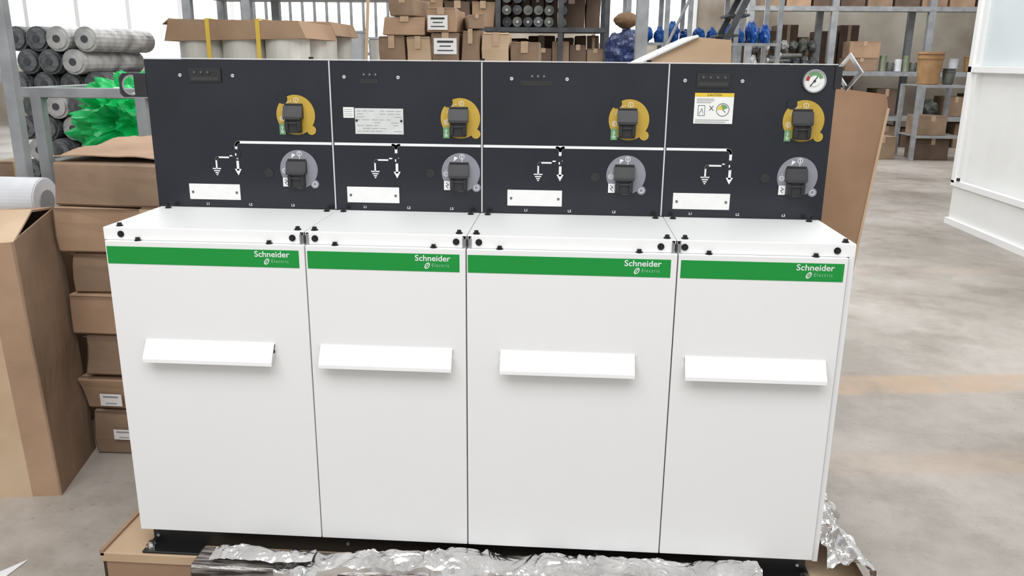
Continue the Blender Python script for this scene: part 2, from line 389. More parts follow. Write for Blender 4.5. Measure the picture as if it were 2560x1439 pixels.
    mb=MB()
    if i in (1,2):
        for k in range(3): mb.cyl((sx-.014+.014*k,PY-.0008,1.0815),.0042,.002,'blackpl2','Y',seg=20);mb.cyl((sx-.014+.014*k,PY-.0022,1.0815),.0012,.001,'silver','Y',seg=10)
        mb.box(sx-wd*1.2,sx+wd*1.0,PY-.0010,PY,1.060,1.071,'blackpl')
    else:
        mb.box(sx-wd,sx+wd,PY-.004,PY,1.060,1.092,'blackpl',.001)
        for k in range(3 if i!=3 else 4):
            cx=sx-.024+.0165*k;mb.cyl((cx,PY-.0045,1.083),.0045,.003,'blackpl2','Y',seg=20)
            mb.cyl((cx,PY-.0062,1.083),.0011,.001,'inkg','Y',seg=10)
        mb.box(sx-wd*.85,sx+wd*.85,PY-.0048,PY-.004,1.064,1.072,'blackpl2')
    fin(mb,'test_socket_strip',cp,'black socket strip')
    bx,bz=btn[i]
    mb=MB();mb.cyl((bx,PY-.001,bz),.0115,.002,'blackpl','Y',seg=32,bev=.0004);fin(mb,'blanking_plug',cp)
    for xx in (a+.02,b-.02):
        if i in (0,2) or xx>a+.1:
            mb=MB();mb.cyl((xx,PY-.002,.7585),.0055,.004,'rubber','Y',seg=6);fin(mb,'bolt',cp)
    if i==1:
        mb=MB();mb.box(-.307,-.189,PY-.0012,PY,.942,1.003,'silver',.0003)
        rr=random.Random(3)
        for k in range(8):
            x=-.302
            zz=.9965-k*.0068
            while x<-.200:
                L=rr.uniform(.006,.02)
                if rr.random()<.72: mb.box(x,min(x+L,-.194),PY-.0015,PY-.0012,zz-.0006,zz+.0006,'inkg')
                x+=L+.004
        for xx in (-.303,-.194): mb.cyl((xx,PY-.0016,.974),.003,.0014,'ink','Y',seg=14)
        fin(mb,'rating_plate',cp,'silver rating plate with fine print')
        mb=MB();mb.box(-.335,-.309,PY-.0010,PY,.980,1.005,'plate')
        for k in range(4): mb.box(-.333,-.312,PY-.0012,PY-.001,.984+k*.005,.9853+k*.005,'inkg')
        fin(mb,'sticker',cp,'small white printed sticker')
    if i==3:
        mb=MB();x0,x1,z0,z1=.499,.589,.978,1.048
        mb.box(x0,x1,PY-.0010,PY,z0,z1,'plate');yy=PY-.0011
        mb.box(x0,x1,PY-.0013,PY-.001,z1-.0085,z1,'yellow')
        mb.text('CAUTION',(x0+x1)/2,z1-.0070,PY-.0015,'ink',size=.0075,align='CENTER')
        for k in range(2): mb.box(x0+.005,x0+.045,yy-.0003,yy,z1-.0145-k*.004,z1-.0130-k*.004,'inkg')
        mb.box(x0+.005,x0+.038,yy-.0003,yy,z1-.0225,z1-.021,'inkg')
        for k in range(2): mb.box(x0+.004,x0+(.074,.082)[k],yy-.0003,yy,z0+.003+k*.0045,z0+.0045+k*.0045,'inkg')
        mb.ring([(x0+.009,z0+.018),(x0+.025,z0+.018),(x0+.025,z0+.042),(x0+.009,z0+.042)],[(x0+.010,z0+.019),(x0+.024,z0+.019),(x0+.024,z0+.041),(x0+.010,z0+.041)],yy-.0003,yy,'ink')
        mb.line([(x0+.012,z0+.022),(x0+.018,z0+.034),(x0+.021,z0+.024)],.0018,yy,'inkg',.0003)
        mb.text('X',x0+.034,z0+.030,PY-.0014,'ink',size=.016)
        gx2,gz2=x0+.066,z0+.032
        mb.ring(circ(gx2,gz2,.015,32),circ(gx2,gz2,.0138,32),yy-.0003,yy,'ink')
        mb.prism([(gx2,gz2)]+arc(gx2,gz2,.012,20,110,8),yy-.0003,yy,'greent');mb.prism([(gx2,gz2)]+arc(gx2,gz2,.012,110,180,8),yy-.0003,yy,'yellow')
        mb.line([(gx2,gz2),(gx2+.007,gz2-.006)],.0012,yy-.0003,'ink',.0003)
        fin(mb,'warning_label',cp,'white warning label with yellow header')
        gx3,gz3=.766,1.0775
        mb=MB();mb.ring(circ(gx3,gz3,.0262),circ(gx3,gz3,.0235),PY-.010,PY,'galv')
        mb.cyl((gx3,PY-.003,gz3),.0238,.006,'plate','Y',seg=48)
        yy=PY-.0061
        mb.prism([(gx3,gz3)]+arc(gx3,gz3,.0195,140,178,10),yy-.0004,yy,'red')
        mb.prism([(gx3,gz3)]+arc(gx3,gz3,.0205,20,136,14),yy-.0004,yy,'greent')
        mb.cyl((gx3,PY-.007,gz3),.012,.002,'plate','Y',seg=24)
        mb.line([(gx3-.009,gz3-.012),(gx3+.006,gz3+.010)],.0022,PY-.0082,'ink',.0004)
        mb.cyl((gx3,PY-.0086,gz3),.0028,.002,'ink','Y',seg=14)
        fin(mb,'pressure_gauge',cp,'round gauge with red and green sectors')
mb=MB();mb.box(-.819,.818,PY-.001,PY+.03,1.1130,1.1155,'seam',.0004)
fin(mb,'top_rail',SW,'thin pale top rail')
for x in (-.41,.001,.39,.70): 
    mb=MB();mb.cyl((x,PY+.01,1.118),.006,.005,'rubber',seg=6);fin(mb,'bolt',SW)
mb=MB()
mb.box(-.850,-.815,PY+.000,PY+.006,1.023,1.079,'blackpl',.002)
mt=Matrix.Translation((-.855,PY-.003,1.051))@Matrix.Rotation(math.radians(56),4,'Z')
sq=[]
for k in range(32):
    an=2*pi*k/32;c,s_=math.cos(an),math.sin(an);r=.028/max(abs(c),abs(s_));r=min(r,.034);sq.append((r*c,r*s_))
mb.ring(sq,circ(0,0,.0215,32),-.003,.003,'blackpl2',mt)
mb.ring(circ(0,0,.0245,32),circ(0,0,.0200,32),-.0038,.0038,'chrome',mt)
fin(mb,'lifting_lug',SW,'dark steel lifting lug with round eye')
mb=MB()
mt=Matrix.Translation((.842,PY+.0,1.098))@Matrix.Rotation(math.radians(-58),4,'Z')
out=[];inn=[]
for k in range(32):
    an=2*pi*k/32;c,s_=math.cos(an),math.sin(an);r=.036/(abs(c)*.9+abs(s_)*.85);out.append((r*c,r*s_));inn.append((r*c*.74,r*s_*.74))
mb.ring(out,inn,-.0025,.0025,'chrome',mt)
mb.box(.812,.828,PY-.004,PY+.002,1.06,1.11,'blackpl',.001)
fin(mb,'lifting_lug',SW,'bright steel lifting lug')

# ================================================================= PALLET TRAY, FOIL
FZ=-.2
mb=MB()
x0,x1,y0,y1=-.905,.925,-.035,.86
mb.box(x0,x1,y0,y1,-.072,-.0465,'card2',.002)
mb.box(x0,x0+.010,y0,y1,-.055,-.040,'card')
mb.box(x1-.010,x1,y0,y1,-.055,-.040,'card')
mb.box(x0,x1,y1-.01,y1,-.055,-.040,'card')
mb.box(x0+.004,x1-.004,y0+.004,y0+.012,-.15,-.072,'card')
mb.box(x0+.004,x0+.012,y0+.004,y1-.004,-.15,-.072,'card3')
mb.box(x1-.012,x1-.004,y0+.004,y1-.004,-.15,-.072,'card3')
for yy in (y0+.005,.36,y1-.105): mb.box(x0+.01,x1-.01,yy,yy+.1,FZ,FZ+.02,'card2')
for xx in (x0+.01,-.05,x1-.11): 
    for yy in (y0+.01,.36,y1-.105): mb.box(xx,xx+.1,yy,yy+.095,FZ+.02,-.075,'card2')
fin(mb,'pallet',None,'cardboard-lined wooden pallet under the switchgear','pallet')
mb=MB()
mb.box(-.64,.60,-.118,-.036,FZ+.001,-.012,'plankm',.005)
fin(mb,'plank',None,'dark plank wrapped in dull film against the pallet','wood plank')
def crumple(name,f,nx,ny,label,amp,sc,seed):
    t=bmesh.new();V=[]
    for j in range(ny+1):
        row=[]
        for i in range(nx+1):
            u=i/nx;v=j/ny;p=Vector(f(u,v))
            q=p*sc+Vector((seed,seed*.7,0))
            wv=Vector((noise.noise(q*.8),noise.noise(q*.8+Vector((7,0,0))),0))*.9
            c1=noise.voronoi((q+wv)*1.0)[0];c2=noise.voronoi((q+wv)*2.3+Vector((3,3,3)))[0]
            r1=min(.6,c1[1]-c1[0]);r2_=min(.5,c2[1]-c2[0])
            lf=noise.noise(q*.45)
            p+=Vector((noise.noise(q*1.7)*.5,noise.noise(q*1.3+Vector((0,9,0)))*.8,lf*.9+r1*1.1+r2_*.6))*amp
            row.append(t.verts.new(p))
        V.append(row)
    for j in range(ny):
        for i in range(nx):
            if (i+j)%2: t.faces.new((V[j][i],V[j][i+1],V[j+1][i+1]));t.faces.new((V[j][i],V[j+1][i+1],V[j+1][i]))
            else: t.faces.new((V[j][i],V[j][i+1],V[j+1][i]));t.faces.new((V[j][i+1],V[j+1][i+1],V[j+1][i]))
    mb=MB();mb.add(t,'foil')
    return fin(mb,name,None,label,'foil')
def strip(u,v):
    x=-.44+u*1.11
    e=noise.noise(Vector((x*7,3,0)));e2=noise.noise(Vector((x*3.1,8,0)))
    wx=max(0,min(1,(x+.38)/.35))
    ya=-.134+e*.010;yb=-.060+.036*wx+e*.008
    return (x,ya+(yb-ya)*v,-.010+(.015+.012*e2)*wx*math.sin(v*2.6)-.12*max(0,(.25-v))*2.5)
crumple('aluminium_foil',strip,280,32,'crumpled silver foil lying along the pallet front edge',.012,17,1.3)
def side(u,v):
    y=-.06+u*.54
    return (.822+v*.185-.03*(1-u)*v+.02*math.sin(u*9)*v+(-.05*u*v), y, -.024+.070*(1-v)*(.5+.5*u)+.02*math.sin(v*5)-.13*max(0,v-.65)*1.2)
crumple('aluminium_foil',side,110,40,'crumpled silver foil draped over the pallet edge',.034,11,4.1)
def frontl(u,v):
    return (-.60+u*.24,-.100+.050*v+.008*math.sin(u*7),-.006+.012*math.sin(v*3)*math.sin(u*3))
crumple('aluminium_foil',frontl,60,14,'small folded foil scrap on the plank end',.008,18,7.7)

# ================================================================= CARTONS
def carton(x0,x1,y0,y1,z0,z1,k='card',yaw=0,group=None,label=None,tape=True,tag=None,name='cardboard_box',sag=.004):
    mb=MB();w,d,h=x1-x0,y1-y0,z1-z0
    R=Matrix.Translation(((x0+x1)/2,(y0+y1)/2,z0))@Matrix.Rotation(math.radians(yaw),4,'Z')
    t=bmesh.new();bmesh.ops.create_cube(t,size=1);bmesh.ops.scale(t,vec=(w,d,h),verts=t.verts);bmesh.ops.translate(t,vec=(0,0,h/2),verts=t.verts)
    bmesh.ops.bevel(t,geom=list(t.edges),offset=min(.006,h*.05),segments=1,affect='EDGES')
    bmesh.ops.subdivide_edges(t,edges=list(t.edges),cuts=2,use_grid_fill=True)
    for v in t.verts:
        n=noise.noise(Vector((v.co.x*4+x0*7,v.co.y*4+y0*3,v.co.z*5+z0*9)));v.co+=Vector((0,n*sag if abs(v.co.y)>d*.4 else 0,0))+Vector((n*sag if abs(v.co.x)>w*.4 else 0,0,-abs(n)*sag if v.co.z>h*.9 else 0))
    mb.add(t,k,R)
    if tape:
        t=bmesh.new();bmesh.ops.create_cube(t,size=1);bmesh.ops.scale(t,vec=(min(.055,w*.25),d+.002,.0015),verts=t.verts);mb.add(t,'tape',R@Matrix.Translation((0,0,h+.0006)))
        t=bmesh.new();bmesh.ops.create_cube(t,size=1);bmesh.ops.scale(t,vec=(min(.055,w*.25),.0015,h*.28),verts=t.verts);mb.add(t,'tape',R@Matrix.Translation((0,-d/2-sag*.6,h*.86)))
        t=bmesh.new();bmesh.ops.create_cube(t,size=1);bmesh.ops.scale(t,vec=(w*.98,.001,.003),verts=t.verts);mb.add(t,'carddk',R@Matrix.Translation((0,-d/2-sag*.4,h*.965)))
    if tag:
        for (tx,tz,tw,th,lines) in tag:
            t=bmesh.new();bmesh.ops.create_cube(t,size=1);bmesh.ops.scale(t,vec=(tw,.002,th),verts=t.verts);mb.add(t,'paper',R@Matrix.Translation((tx,-d/2-sag*.7-.001,tz)))
            for li in range(lines):
                t=bmesh.new();bmesh.ops.create_cube(t,size=1);bmesh.ops.scale(t,vec=(tw*(.7 if li!=1 else .5),.001,th*(.07 if li else .13)),verts=t.verts);mb.add(t,'ink' if lines>2 else 'inkg',R@Matrix.Translation((0+tx,-d/2-sag*.7-.0025,tz+th*.28-li*th*.55/max(1,lines-1))))
    return fin(mb,name,None,label or 'closed brown cardboard box on a rack',"box",group)

zs=[FZ,-.035,.09,.234,.373,.512,.662,.805]
offs=[(.022,.02),(-.006,.012),(.016,.018),(-.006,.006),(.010,.022),(-.012,.0),(-.010,.006)]
for k in range(7):
    ox,oy=offs[k]
    tag=None
    if k==0: tag=[(-.215,.078,.070,.036,2)]
    if k==1: tag=[(-.21,.042,.075,.042,2)]
    carton(-1.395+ox,-.76+ox,.735+oy,1.33+oy,zs[k]+.001,zs[k+1]-.001,'card' if k in(1,3,5) else 'card3',random.uniform(-1.2,1.2),'stack of flat brown cartons','flat brown cardboard carton in a tall stack' if k<6 else 'creased flat brown carton topping the stack',tag=tag,tape=(k!=6),sag=.022)
t=bmesh.new();V=[]
for j in range(15):
    row=[]
    for i in range(25):
        x=-1.40+.64*i/24;y=.76+.5*j/14
        row.append(t.verts.new((x,y,.812+.022*abs(noise.noise(Vector((x*6,y*6,2))))+.02*(j/14))))
    V.append(row)
for j in range(14):
    for i in range(24): t.faces.new((V[j][i],V[j][i+1],V[j+1][i+1],V[j+1][i]))
mb=MB();mb.add(t,'card');o=fin(mb,'cardboard_sheet',None,'crumpled loose cardboard sheet on the carton stack','cardboard')
sm=o.modifiers.new('s','SOLIDIFY');sm.thickness=.004

# worn carton leaning toward the stack
mb=MB()
def quad_panel(P4,k,th=.006,n=8,amp=.010,seed=0):
    a,b,c,d=[Vector(p) for p in P4];nn=(b-a).cross(d-a).normalized()
    t=bmesh.new();fr=[];bk=[]
    for j in range(n+1):
        r0=[];r1=[]
        for i in range(n+1):
            u=i/n;v=j/n;p=a*(1-u)*(1-v)+b*u*(1-v)+c*u*v+d*(1-u)*v
            e=math.sin(u*pi)*math.sin(v*pi)
            p=p+nn*noise.noise(p*4+Vector((seed,0,0)))*amp*e*2
            r0.append(t.verts.new(p));r1.append(t.verts.new(p-nn*th))
        fr.append(r0);bk.append(r1)
    for j in range(n):
        for i in range(n):
            t.faces.new((fr[j][i],fr[j][i+1],fr[j+1][i+1],fr[j+1][i]));t.faces.new((bk[j][i],bk[j+1][i],bk[j+1][i+1],bk[j][i+1]))
    for i in range(n):
        t.faces.new((fr[0][i],bk[0][i],bk[0][i+1],fr[0][i+1]));t.faces.new((fr[n][i],fr[n][i+1],bk[n][i+1],bk[n][i]))
        t.faces.new((fr[i][0],fr[i+1][0],bk[i+1][0],bk[i][0]));t.faces.new((fr[i][n],bk[i][n],bk[i+1][n],fr[i+1][n]))
    bmesh.ops.recalc_face_normals(t,faces=t.faces)
    mb.add(t,k)
A=(-1.42,.455,FZ);B=(-1.335,.47,FZ);C_=(-1.41,.79,FZ);D=(-1.78,.76,FZ);E=(-1.72,.40,FZ)
A1=(-1.45,.455,.600);B1=(-1.365,.47,.605);C1=(-1.435,.79,.650);D1=(-1.80,.76,.63);E1=(-1.76,.40,.58)
quad_panel((E,A,A1,E1),'card2',seed=1,amp=.016);quad_panel((A,B,B1,A1),'card',seed=2,amp=.004);quad_panel((B,C_,C1,B1),'card3',seed=3,amp=.02)  # right side takes the darker board, its shade painted into the colour
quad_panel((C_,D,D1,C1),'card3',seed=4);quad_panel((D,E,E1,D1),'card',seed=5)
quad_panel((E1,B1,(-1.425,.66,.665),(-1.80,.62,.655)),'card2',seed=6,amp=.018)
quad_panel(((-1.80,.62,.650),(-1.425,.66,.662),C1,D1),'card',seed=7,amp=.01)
fin(mb,'worn_carton',None,'tall worn brown carton leaning beside the stacked cartons','box')
carton(-2.4,-1.55,.86,1.28,FZ,.545,'card3',0,label='large brown carton carrying a white roll')
mb=MB();mb.cyl((-2.0,1.06,.625),.078,.72,'roll','X',seg=40,bev=.004);mb.cyl((-1.638,1.06,.62),.04,.004,'inkg','X',seg=24)
fin(mb,'film_roll',None,'white film roll lying on a large carton','roll')
mb=MB();mb.prism([(-1.30,.02),(-1.235,.045),(-1.222,.135)],FZ+.001,FZ+.003,'paper',plane='XY');fin(mb,'paper_sheet',None,'white paper scrap lying on the floor','paper')

FT=empty('steel_frame_stand',(-1.7,1.9,FZ),'grey square-tube steel stand holding green plastic film','stand')
for x,y,zt in ((-1.94,1.55,.985),(-1.505,1.55,.985),(-1.98,2.25,.985),(-1.50,2.25,.985)):
    mb=MB();mb.box(x-.022,x+.022,y-.022,y+.022,FZ,zt,'steel',.003);fin(mb,'leg',FT)
mb=MB();mb.box(-2.0,-1.44,1.53,1.575,.955,.995,'steel',.003);mb.box(-2.0,-1.44,2.23,2.27,.955,.995,'steel',.003)
mb.box(-2.0,-1.96,1.575,2.23,.955,.995,'steel',.003);fin(mb,'top_rail',FT)
mb=MB();mb.box(-1.96,-1.46,1.58,2.23,.67,.70,'steel',.003);fin(mb,'shelf',FT)
def blob(name,c,r,k,label,cat,seed=0,amp=.35,fr=2.2,sub=4,group=None,zmin=None):
    t=bmesh.new();bmesh.ops.create_icosphere(t,subdivisions=sub,radius=1)
    for v in t.verts:
        q=v.co*fr+Vector((seed,seed*1.7,0))
        n=noise.noise(q)+.5*noise.noise(q*2.1)+.35*abs(noise.noise(q*4.3))
        v.co*=(1+amp*n)
        v.co=Vector((v.co.x*r[0],v.co.y*r[1],v.co.z*r[2]))+Vector(c)
        if zmin is not None and v.co.z<zmin: v.co.z=zmin
    mb=MB();mb.add(t,k);return fin(mb,name,None,label,cat,group)
blob('plastic_film_bundle',(-1.70,1.9,.85),(.22,.20,.17),'greenbag','crumpled bright green plastic film on a steel stand','plastic film',3,.6,3.4,5,zmin=.701)

STL=empty('steel_storage_rack',(-1.9,1.4,FZ),'tall grey steel rack posts with rails','rack')
for x,y in ((-1.885,1.32),(-2.6,1.32)):
    mb=MB();mb.box(x-.022,x+.022,y-.022,y+.022,FZ,2.3,'steel',.003);fin(mb,'post',STL)
mb=MB();mb.box(-2.6,-1.885,1.31,1.33,1.02,1.06,'steel');fin(mb,'rail',STL)
mb=MB();mb.box(-2.6,-1.885,1.31,1.33,2.2,2.24,'steel');fin(mb,'rail',STL)
rr=random.Random(21);rz=.062
for row in range(13):
    for col in range(4 if row%2==0 else 3):
        x=-2.62+.128*col+(.064 if row%2 else 0);z=FZ+rz+row*rz*1.80
        mb=MB();t=bmesh.new();bmesh.ops.create_cone(t,cap_ends=True,segments=18,radius1=rz,radius2=rz,depth=.62)
        bmesh.ops.bevel(t,geom=[e for e in t.edges if any(len(f.verts)>4 for f in e.link_faces)],offset=.012,segments=2,affect='EDGES')
        t.transform(Matrix.Rotation(pi/2,4,'X'));dy=rr.uniform(-.04,.04)
        kk='film' if (rr.random()<.2 or col>=2 and rr.random()<.6) else 'dark'
        mb.add(t,kk,Matrix.Translation((x,2.75+dy,z)));mb.cyl((x,2.75+dy-.312,z),.018,.006,'steeldk','Y',seg=12)
        fin(mb,'net_roll',None,'dark grey rolled netting in a tall stack' if kk=='dark' else 'netting roll wrapped in cloudy grey film','roll','stack of dark net rolls')
for k in range(6):
    mb=MB();x=-2.62+.175*k;mb.cyl((x,3.9,.43),.062,1.26,'card2' if k%2==0 else 'roll','Z',seg=24,bev=.005);mb.cyl((x,3.9,1.065),.045,.006,'carddk','Z',seg=24)
    fin(mb,'cardboard_tube',None,'upright cardboard tube standing in a row','tube','row of upright tubes')
for k in range(5):
    carton(-5.1+.42*k,-4.72+.42*k,5.0,5.4,FZ,.1+.15*(k%3),'card3' if k%2 else 'carddk',0,'boxes on the far floor','brown carton standing on the floor')

def wrapped(x0,x1,y0,y1,zt,label,straps=True):
    P=empty('wrapped_pallet_load',((x0+x1)/2,(y0+y1)/2,FZ),label,'pallet load')
    mb=MB();w=x1-x0;n=3;r=w/n/2
    for j in range(2):
        for i in range(n):
            mb.cyl((x0+r+i*2*r,y0+r+j*(y1-y0-2*r),(FZ+.12+zt-.09)/2),r*.99,zt-.09-FZ-.12,'wrap','Z',seg=32,bev=.01)
            for zz in (.35,.75,1.12): mb.cyl((x0+r+i*2*r,y0+r+j*(y1-y0-2*r),zz),r*1.0,.02,'wrap','Z',seg=32)
    fin(mb,'wrapped_drums',P)
    mb=MB()
    mb.prism([(x0-.03,zt-.12),(x1+.03,zt-.10),(x1-.01,zt-.006),(x0+.005,zt)],y0-.02,y1+.02,'card')
    mb.prism([(x0-.045,zt-.03),(x0-.035,zt-.025),(x0+.01,zt+.002),(x0+.0,zt+.006)],y0,y1,'card2')
    fin(mb,'cardboard_lid',P,'brown cardboard lid')
    mb=MB();mb.box(x0,x1,y0,y1,FZ+.08,FZ+.12,'card2');
    for q in range(3): mb.box(x0+q*(w-.1)/2,x0+q*(w-.1)/2+.1,y0,y1,FZ,FZ+.08,'card2')
    fin(mb,'pallet',P)
    if straps:
        for f in (.3,.68):
            mb=MB();xx=x0+w*f;mb.box(xx-.012,xx+.012,y0-.024,y0-.021,FZ+.1,zt+.004,'straps');mb.box(xx-.012,xx+.012,y0-.024,y1+.024,zt+.001,zt+.004,'straps')
            fin(mb,'strap',P,'yellow plastic strap')
wrapped(-2.06,-1.30,3.0,3.6,1.325,'shrink-wrapped drums under a cardboard lid with yellow straps')
wrapped(-2.05,-1.49,4.3,4.9,1.375,'shrink-wrapped pallet load under a brown lid',False)

# ================================================================= RACKS
def rack(x0,x1,y0,y1,levels,ztop,label,k='steel',pr=.025,post_x=None,thick=.035,name='shelving_rack'):
    P=empty(name,((x0+x1)/2,(y0+y1)/2,FZ),label,'shelf')
    xs=post_x or [x0,x1]
    for x in xs:
        for y in (y0,y1):
            mb=MB();mb.box(x-pr,x+pr,y-pr,y+pr,FZ,ztop,k,.003);fin(mb,'post',P)
    for z in levels:
        mb=MB();mb.box(x0+pr*.2,x1-pr*.2,y0,y1,z-thick*.5,z,k);mb.box(x0,x1,y0-pr-.004,y0-pr+.006,z-thick,z+.002,k);fin(mb,'shelf',P)
    return P
rack(-2.95,-1.13,5.2,5.9,[.3,1.0,1.62],3.0,'grey steel shelving rack behind wrapped loads',pr=.035,post_x=[-2.95,-2.45,-1.13])
for k in range(5):
    mb=MB();x=-2.3+.22*k;h=.28+.05*(k%2);mb.cyl((x,5.5,1.001+h/2),.09,h,'roll' if k%2 else 'wrap',r2=.10,seg=28,bev=.008);mb.cyl((x,5.5,1.001+h+.008),.105,.016,'roll',seg=28)
    fin(mb,'plastic_pail',None,'white plastic pail on a steel shelf','pail','white pails on a shelf')
RL=empty('guard_railing',(-2.3,6.5,FZ),'pale steel guard railing with thin upright bars','railing')
for k in range(16):
    mb=MB();x=-3.0+.12*k;mb.box(x-.012,x+.012,6.49,6.51,FZ,1.75,'steel');fin(mb,'bar',RL)
mb=MB();mb.box(-3.05,-1.15,6.48,6.52,1.75,1.79,'steel');mb.box(-3.05,-1.15,6.48,6.52,1.15,1.18,'steel');fin(mb,'rail',RL)
rack(-1.12,.06,3.75,4.45,[.3,.98],.99,'low steel rack piled with cartons',pr=.02)
g='pile of cartons on the low rack'
def C(px0,px1,z0,z1,k,y0=3.8,d=.4,**kw):
    a0=.207+5.51*px0;a1=.207+5.51*px1
    return carton(a0,a1,y0,y0+d,z0,z1,k,group=g,sag=.016,**kw)
C(-.227,-.197,.982,1.265,'card3')
C(-.222,-.172,1.268,1.385,'card',yaw=2,label='long brown carton on top of the pile')
C(-.195,-.166,.982,1.262,'card2',label='yellowish taped carton in the pile')
C(-.164,-.131,.982,1.285,'card3',tag=[(0,.22,.15,.10,3)],label='brown carton with a white printed paper label')
C(-.168,-.133,1.288,1.44,'card',yaw=-3,tag=[(-.02,.06,.13,.09,3)],label='brown carton with a white printed paper label')
C(-.129,-.107,.982,1.31,'card3',)
C(-.105,-.073,.982,1.29,'card2',yaw=2,label='tan carton with creased sides')
C(-.071,-.037,.982,1.235,'card3',label='dull tan carton on the rack')
C(-.127,-.109,1.312,1.40,'card3',yaw=12)
C(-.210,-.180,1.388,1.50,'card3',yaw=-5)
mb=MB();mb.tube((-1.19,3.66,FZ),(-1.05,3.70,1.95),.010,'card2',sq=True);fin(mb,'wood_stick',None,'thin wooden batten leaning beside a rack','wood batten')
rack(-1.06,.50,5.4,6.3,[.3,.9,1.38,1.78],3.2,'dark steel rack full of boxes and reels','steeldk',.022,[-1.06,-.40,.12,.50])
gr='boxes on the dark rack'
rr=random.Random(11)
for zz,hh,row in ((1.381,(.18,.34),0),(.901,(.28,.43),0),(1.381,(.30,.37),1),(.901,(.40,.44),1)):
    x=-1.03;xe=-.43 if row==0 else .46
    while x<xe-.08:
        w=min(rr.uniform(.10,.24),xe-x);h=rr.uniform(*hh)
        y0_=5.45 if row==0 else 5.90
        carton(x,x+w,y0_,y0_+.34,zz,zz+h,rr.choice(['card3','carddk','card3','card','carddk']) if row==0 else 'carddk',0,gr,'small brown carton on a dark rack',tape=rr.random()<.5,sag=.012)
        x+=w+.012
for k in range(6):
    for j in range(3):
        if rr.random()<.25 and j==2: continue
        mb=MB();cx=-.33+.088*k+(.02 if k>4 else 0);cz=1.381+.046+j*.093;dy=rr.uniform(-.03,.03);rd=rr.uniform(.036,.043)
        mb.cyl((cx,5.6+dy,cz),rd*.85,.3,'steeldk','Y',seg=20);mb.cyl((cx,5.45+dy,cz),rd,.012,rr.choice(['junk','dark','steeldk']),'Y',seg=20);mb.cyl((cx,5.442+dy,cz),.012,.012,rr.choice(['junk','film']),'Y',seg=14)
        fin(mb,'cable_reel',None,'small dark reel on a rack','reel','reels on the dark rack')
for k in range(6):
    for j in range(2):
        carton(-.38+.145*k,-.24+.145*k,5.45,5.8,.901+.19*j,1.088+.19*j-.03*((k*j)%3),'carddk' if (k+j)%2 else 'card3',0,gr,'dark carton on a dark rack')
rack(.55,.80,4.3,4.8,[.5,1.0],1.0,'small steel stand with a navy bag',pr=.015)
blob('navy_bag',(.585,4.55,1.16),(.13,.2,.17),'navy','dark blue plastic bag on a small stand','bag',9,.25,1.8,4,zmin=1.001)
blob('cloth_bundle',(.60,4.5,1.40),(.085,.09,.055),'brown','brown cloth bundle resting on a navy bag','cloth',12,.15,1.5,3)
mb=MB();mb.box(.635,.715,4.0,4.08,FZ,4,'steel',.004);mb.box(.60,.75,3.96,4.12,FZ,FZ+.015,'steel');fin(mb,'steel_column',None,'grey square steel column with base plate','column')
mb=MB()
mb.box(.46,.82,1.45,1.85,FZ,1.085,'card2',.004)
mb.prism([(.42,1.09),(.665,1.205),(.79,1.195),(.795,1.09)],1.44,1.84,'card2')
mb.prism([(.40,1.088),(.665,1.212),(.67,1.205),(.41,1.080)],1.42,1.86,'paper')
mb.line([(.47,1.112),(.655,1.199)],.003,1.419,'inkg',.001)
fin(mb,'tall_carton',None,'tall beige carton with a sloping lifted lid','box')
rack(.95,2.9,9.6,10.4,[.6,1.36,2.2],3.2,'pale steel rack with blue bags',pr=.03,post_x=[.95,1.45,1.75,2.35,2.9])
rr=random.Random(31)
for k in range(11):
    blob('blue_bag',(1.06+.172*k,9.95,1.44+.03*(k%2)),(.075,.2,rr.uniform(.08,.20)),'blue','blue plastic bag on a far shelf','bag',k*3.1,.3,2.6,3,'blue bags on the far shelf',zmin=1.361)
for k in range(7):
    blob('grey_bag',(1.12+.26*k,9.95,.74),(.11,.2,.13),'film','grey plastic bag on a far shelf','bag',k*2.1,.3,2.2,3,'grey bags on the far shelf',zmin=.601)
ST=empty('steel_stair',(2.2,8,FZ),'dark steel stair with open treads beside the shelves','stairs')
for y in (7.6,8.2):
    mb=MB();mb.tube((1.15,y,FZ),(2.45,y,2.6),.03,'steeldk',sq=True);fin(mb,'stringer',ST)
for k in range(13):
    f=(k+.7)/13.5;x=1.15+1.3*f;z=FZ+2.8*f
    mb=MB();mb.box(x-.10,x+.12,7.63,8.17,z-.012,z+.012,'steeldk');fin(mb,'tread',ST)
mb=MB();mb.tube((1.0,7.6,.75),(2.2,7.6,3.4),.016,'steel');mb.tube((1.05,7.6,FZ),(1.05,7.6,.87),.016,'steel');fin(mb,'handrail',ST)
rack(3.05,7.2,12.2,13.0,[.3,1.0,1.98],3.2,'long grey steel rack loaded with parts',pr=.05,post_x=[3.05,4.35,5.84,7.2],thick=.07)
rr=random.Random(5)
for k in range(8):
    x=3.22+.14*k;blob('machine_part',(x,12.60,1.12),(.066,.14,rr.uniform(.09,.13)),rr.choice(['junk','dark','film','steeldk']),'dull metal machine part in a heap','machine part',k*1.7,.3,1.6,3,'heap of metal parts',zmin=1.001)
for k in range(7):
    x=3.26+.15*k;blob('machine_part',(x,12.60,1.38),(.07,.14,rr.uniform(.08,.13)),rr.choice(['junk','dark','junk','film']),'dull metal machine part in a heap','machine part',k*2.3+9,.3,1.6,3,'heap of metal parts')
for k in range(4):
    mb=MB();x=3.2+.19*k;mb.tube((x,12.28,1.06+.085*(k%3)),(x+.35,12.31,1.06+.085*(k%3)),.038,'junk',seg=14);mb.cyl((x,12.28,1.06+.085*(k%3)),.05,.03,'steel','X',seg=16)
    fin(mb,'pipe_fitting',None,'grey metal pipe fitting on shelf','pipe','pipe fittings on the shelf')
